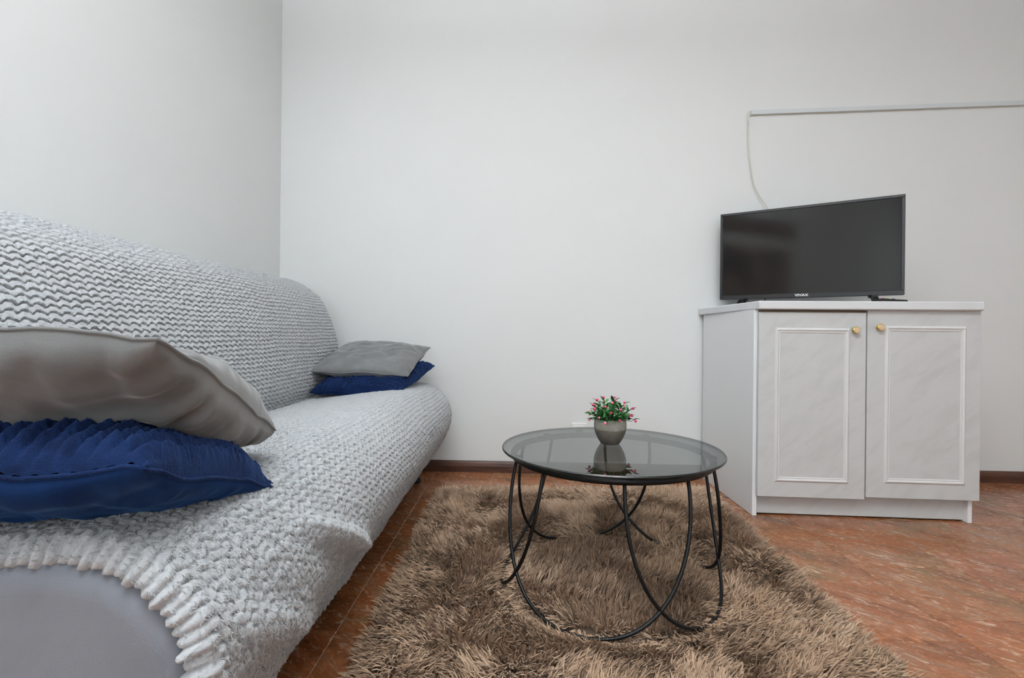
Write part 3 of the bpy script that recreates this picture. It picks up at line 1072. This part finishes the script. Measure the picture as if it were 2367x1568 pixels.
def door(x0, x1, z0, z1, mx0, mx1, mz0, mz1, kx, kz):
    d = empty('door_frame', (0, 0, 0))
    bpy.data.objects.remove(d)
    g = box('door', (x0, -.020, z0), (x1, -.002, z1), M_LAM, None, .0012, 1)
    g.parent = cab
    g.matrix_parent_inverse = cab_inv
    g.location = (CA.x, CA.y, 0)
    g.rotation_euler = (0, 0, ANG)
    mw, mh = .021, .0065
    # moulding: four mitred rounded strips
    def strip(a, b, inner):
        a = Vector(a); b = Vector(b); inner = Vector(inner)
        n = 9
        V, F = [], []
        t = (b - a).normalized()
        for end, p, sg in ((0, a, 1), (1, b, -1)):
            for k in range(n):
                f = k / (n - 1)
                prof_h = mh * (math.sin(f * math.pi) ** .5) * (.72 + .28 * math.cos((f - .35) * 9))
                q = p + inner * (mw * f) + t * (sg * mw * f)
                V.append((q.x, -.0199 - max(prof_h, .0002), q.y))
        for k in range(n - 1):
            F.append((k, k + 1, n + k + 1, n + k))
        for e in (0, n):
            F.append(tuple(range(e, e + n)) if e else tuple(range(n))[::-1])
        F.append((0, n, 2 * n - 1, n - 1))
        s = from_py('moulding', V, F, M_MOULD, g, False)
        bm_ = bmesh.new(); bm_.from_mesh(s.data); bmesh.ops.recalc_face_normals(bm_, faces=bm_.faces); bm_.to_mesh(s.data); bm_.free()
    strip((mx0, mz0), (mx1, mz0), (0, 1)); strip((mx0, mz1), (mx1, mz1), (0, -1))
    strip((mx0, mz0), (mx0, mz1), (1, 0)); strip((mx1, mz0), (mx1, mz1), (-1, 0))
    kn = lathe('knob', [(.0095, 0), (.0095, .003), (.006, .005), (.0055, .010), (.0095, .013), (.0135, .016), (.0142, .020), (.0138, .025), (.0118, .0275), (.0108, .0268)], [M_BRASS], g, 32)
    kn.location = (kx, -.020, kz)
    kn.rotation_euler = (math.radians(90), 0, 0); kn.scale = (1, 1, .72)
    # cream inlay is a ring-free disc on the knob: built into the knob mesh as a second material
    bm_ = bmesh.new(); bm_.from_mesh(kn.data)
    add = bmesh.new()
    vs = [bm_.verts.new((.0109 * math.cos(2 * math.pi * i / 32), .0109 * math.sin(2 * math.pi * i / 32), .0272)) for i in range(32)]
    vt = bm_.verts.new((0, 0, .0292))
    for i in range(32):
        f = bm_.faces.new((vs[i], vs[(i + 1) % 32], vt)); f.material_index = 1; f.smooth = True
    bm_.to_mesh(kn.data); bm_.free(); add.free()
    kn.data.materials.append(M_CREAM)

door(.000, .4085, .086, .822, .063, .347, .146, .760, .363, .753)
door(.413, .833, .095, .834, .479, .779, .153, .771, .454, .765)

# ------------------------------------------------------------------ television
WT = .866
tvL, tvR = Vector((.986, 2.554)), Vector((1.607, 2.170))
tv_mid = (tvL + tvR) / 2
tv_ang = math.atan2(tvR.y - tvL.y, tvR.x - tvL.x)
tvw = (tvR - tvL).length
tv = empty('television', (tv_mid.x, tv_mid.y, WT), (0, 0, tv_ang))
tag(tv, 'black flat-screen television standing on the white cabinet', 'television')
hw = tvw / 2; zb, zt = .040, .463
# local: x right, -y towards the viewer
bm = bmesh.new()
add_box(bm, (-hw, .002, zb), (hw, .030, zt), .002, 1)
add_box(bm, (-hw * .72, .030, zb + .03), (hw * .72, .052, zt - .14), .008, 2)
bm_obj('housing', bm, M_TVB, tv)
bz, bb = .0125, .020
def frame_strip(lo, hi):
    box('bezel', lo, hi, M_TVB, tv, .0015, 1)
frame_strip((-hw, -.006, zt - bz), (hw, .002, zt)); frame_strip((-hw, -.006, zb), (hw, .002, zb + bb))
frame_strip((-hw, -.006, zb + bb), (-hw + bz, .002, zt - bz)); frame_strip((hw - bz, -.006, zb + bb), (hw, .002, zt - bz))
box('screen', (-hw + bz, -.0025, zb + bb), (hw - bz, .0018, zt - bz), M_TVS, tv)
# feet: splayed arches
for fx_ in (-.255, .255):
    ft = empty('x'); bpy.data.objects.remove(ft)
    bm = bmesh.new()
    n = 15
    secs = []
    for i in range(n):
        f = i / (n - 1) * 2 - 1
        yy = f * .095 + .012
        zz = .036 * (1 - abs(f) ** 1.7) + .004
        th = .0055 + .004 * (1 - abs(f))
        wx = .008 + .004 * (1 - abs(f))
        x_ = fx_ + abs(f) * .016 * (1 if fx_ > 0 else -1)
        secs.append([bm.verts.new((x_ - wx, yy, zz - th * .4)), bm.verts.new((x_ + wx, yy, zz - th * .4)), bm.verts.new((x_ + wx, yy, zz + th * .6)), bm.verts.new((x_ - wx, yy, zz + th * .6))])
    for a, b in zip(secs[:-1], secs[1:]):
        for k in range(4):
            bm.faces.new((a[k], a[(k + 1) % 4], b[(k + 1) % 4], b[k]))
    bm.faces.new(secs[0]); bm.faces.new(secs[-1][::-1])
    for v in bm.verts: v.co.z = max(v.co.z, .0004)
    add_box(bm, (fx_ - .016, .002, .030), (fx_ + .016, .024, .0402), .002, 1)
    bm_obj('foot', bm, M_TVF, tv)
# maker's name on the lower bezel
fc = bpy.data.curves.new('logo_text', 'FONT')
fc.body = 'VIVAX'; fc.size = .0165; fc.align_x = 'CENTER'; fc.align_y = 'CENTER'; fc.extrude = .0002; fc.offset = .00055
tmp = bpy.data.objects.new('logo_text', fc); COL.objects.link(tmp)
dg = bpy.context.evaluated_depsgraph_get()
me = bpy.data.meshes.new_from_object(tmp.evaluated_get(dg))
bpy.data.objects.remove(tmp)
lg = bpy.data.objects.new('logo', me); me.materials.clear(); me.materials.append(M_LOGO); link(lg, tv)
lg.location = (-.012, -.0063, zb + .0105); lg.rotation_euler = (math.radians(90), 0, 0); lg.scale = (1.15, .95, 1)

# remote control beside the right foot
rm = empty('remote_control', (1.50, 2.105, WT), (0, 0, math.radians(18)))
tag(rm, 'black remote control lying on the cabinet beside the television foot', 'remote')
box('body', (-.075, -.021, .0004), (.075, .021, .0145), M_RUBBER, rm, .005, 3)
for bx_, cc in ((-.052, (.55, .02, .08)), (-.034, (.03, .45, .03)), (-.016, (.75, .65, .03)), (.002, (.02, .08, .5))):
    for by_ in (-.009,):
        box('button', (bx_ - .006, by_ - .008, .0146), (bx_ + .006, by_ + .006, .0172), simple('button_%d' % int(bx_ * 1000 + 100), cc, .5), rm, .001, 1)

# power lead behind the set
tag(tube('power_cable', [(1.19, 2.50, .93), (1.165, 2.46, .905), (1.15, 2.445, .88), (1.14, 2.45, .8695), (1.13, 2.49, .8690), (1.14, 2.55, .8690), (1.17, 2.61, .869)], .0022, M_RUBBER, None, 8), 'thin black power lead hanging below the television', 'cable')

# ------------------------------------------------------------------ trunking and cable
x0, x1 = 1.157, XR - .002
z0, z1 = 1.858, 1.858 + .0300 * (x1 - x0)
tr = empty('cable_trunking', (x0, wall_y(x0), z0), (0, -math.atan2(z1 - z0, x1 - x0), math.atan2(wall_y(x1) - wall_y(x0), x1 - x0)))
tag(tr, 'long white plastic cable trunking on the back wall above the television', 'trunking')
LT = math.hypot(x1 - x0, z1 - z0)
box('base_channel', (0, -.006, 0), (LT - .01, -.0004, .024), M_CABLE, tr, .0005, 1)
box('cover', (.008, -.016, .003), (LT - .01, -.006, .0245), M_TRUNK, tr, .0015, 2)
pl = tag(tube('antenna_cable', catmull(np.array([(1.150, 2.632, 1.855), (1.149, 2.630, 1.80), (1.148, 2.628, 1.74), (1.155, 2.627, 1.65), (1.168, 2.626, 1.56), (1.182, 2.622, 1.49), (1.212, 2.612, 1.425), (1.238, 2.600, 1.375), (1.262, 2.575, 1.28), (1.270, 2.545, 1.20)]), 6).tolist(), .0026, M_CABLE, None, 8),
    'thin cream aerial cable dropping from the trunking behind the television', 'cable')
lathe('plug', [(.0, .022), (.0042, .022), (.0048, .015), (.0048, -.012), (.0034, -.024), (.0028, -.030)], M_WHITEP, pl, 16).location = (1.150, 2.632, 1.848)

# ------------------------------------------------------------------ wall socket
sx = .3055
sk = empty('wall_socket', (sx, wall_y(sx), .226), (0, 0, -.0195))
tag(sk, 'white wall socket low on the back wall behind the coffee table', 'socket')
M_SOCK = simple('socket_white', (.88, .88, .87), .35)
box('plate', (-.040, -.011, -.040), (.040, -.0004, .040), M_SOCK, sk, .003, 2)
box('insert', (-.027, -.0135, -.027), (.027, -.0105, .027), M_SOCK, sk, .002, 1)
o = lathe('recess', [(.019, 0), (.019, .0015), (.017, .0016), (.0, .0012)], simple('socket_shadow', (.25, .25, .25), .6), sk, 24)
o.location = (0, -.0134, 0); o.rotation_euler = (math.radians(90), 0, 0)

# ------------------------------------------------------------------ unseen bowl uplight, added behind the viewpoint to bounce light off the ceiling
PL = (-.02, -.10, 2.0)
uplight = empty('fill_uplight', PL)
tag(uplight, 'added unseen fill lamp, a white bowl on a rod throwing light upwards', 'lamp')
lathe('bowl', [(0, 0), (.06, .004), (.14, .03), (.20, .075), (.225, .12), (.217, .121), (.192, .082), (.134, .04), (.055, .014), (0, .010)], M_WHITEP, uplight, 48)
lathe('rod', [(.006, .009), (.006, .50), (.045, .53), (.05, ZC - PL[2] - .0006)], M_BRASS, uplight, 16)
ul = bpy.data.lights.new('bowl_fill_light', 'AREA'); ul.shape = 'DISK'; ul.size = .34; ul.energy = 124; ul.color = (.89, .95, 1.0)
ulo = bpy.data.objects.new('bowl_fill_light', ul); link(ulo, uplight); ulo.location = (0, 0, .10); ulo.rotation_euler = (math.pi, 0, 0)

# ------------------------------------------------------------------ map poster (out of frame, mirrored in the screen)
ps = empty('map_poster', (XL, -.41, 1.10))
tag(ps, 'brown world map poster hanging above the sofa, reflected in the television', 'poster')
box('board', (.0006, -.70, 0), (.014, .70, .68), simple('poster_brown', (.30, .22, .165), .6), ps, .002, 1)
lands = {
    'north_america': [(-.62, .56), (-.45, .61), (-.30, .60), (-.20, .52), (-.28, .44), (-.36, .38), (-.42, .34), (-.50, .42), (-.58, .47)],
    'south_america': [(-.38, .33), (-.28, .30), (-.22, .24), (-.29, .13), (-.34, .06), (-.37, .16), (-.40, .25)],
    'greenland': [(-.20, .62), (-.10, .63), (-.12, .55), (-.17, .53)],
    'africa': [(-.05, .38), (.06, .40), (.14, .36), (.18, .27), (.12, .17), (.07, .09), (.03, .18), (.0, .25), (-.07, .29)],
    'eurasia': [(-.06, .44), (.0, .56), (.10, .60), (.30, .62), (.52, .60), (.60, .54), (.50, .46), (.44, .36), (.34, .30), (.28, .36), (.20, .32), (.12, .40), (.02, .42)],
    'australia': [(.46, .20), (.56, .22), (.60, .14), (.52, .09), (.45, .12)],
}
for nm, pg in lands.items():
    n = len(pg)
    V = [(.0142, y, z) for y, z in pg] + [(.0165, y, z) for y, z in pg]
    F = [tuple(range(n, 2 * n))] + [(i, (i + 1) % n, n + (i + 1) % n, n + i) for i in range(n)]
    if 'm_land' not in globals(): m_land = simple('land_dark', (.045, .035, .03), .6)
    from_py('landmass', V, F, m_land, ps)
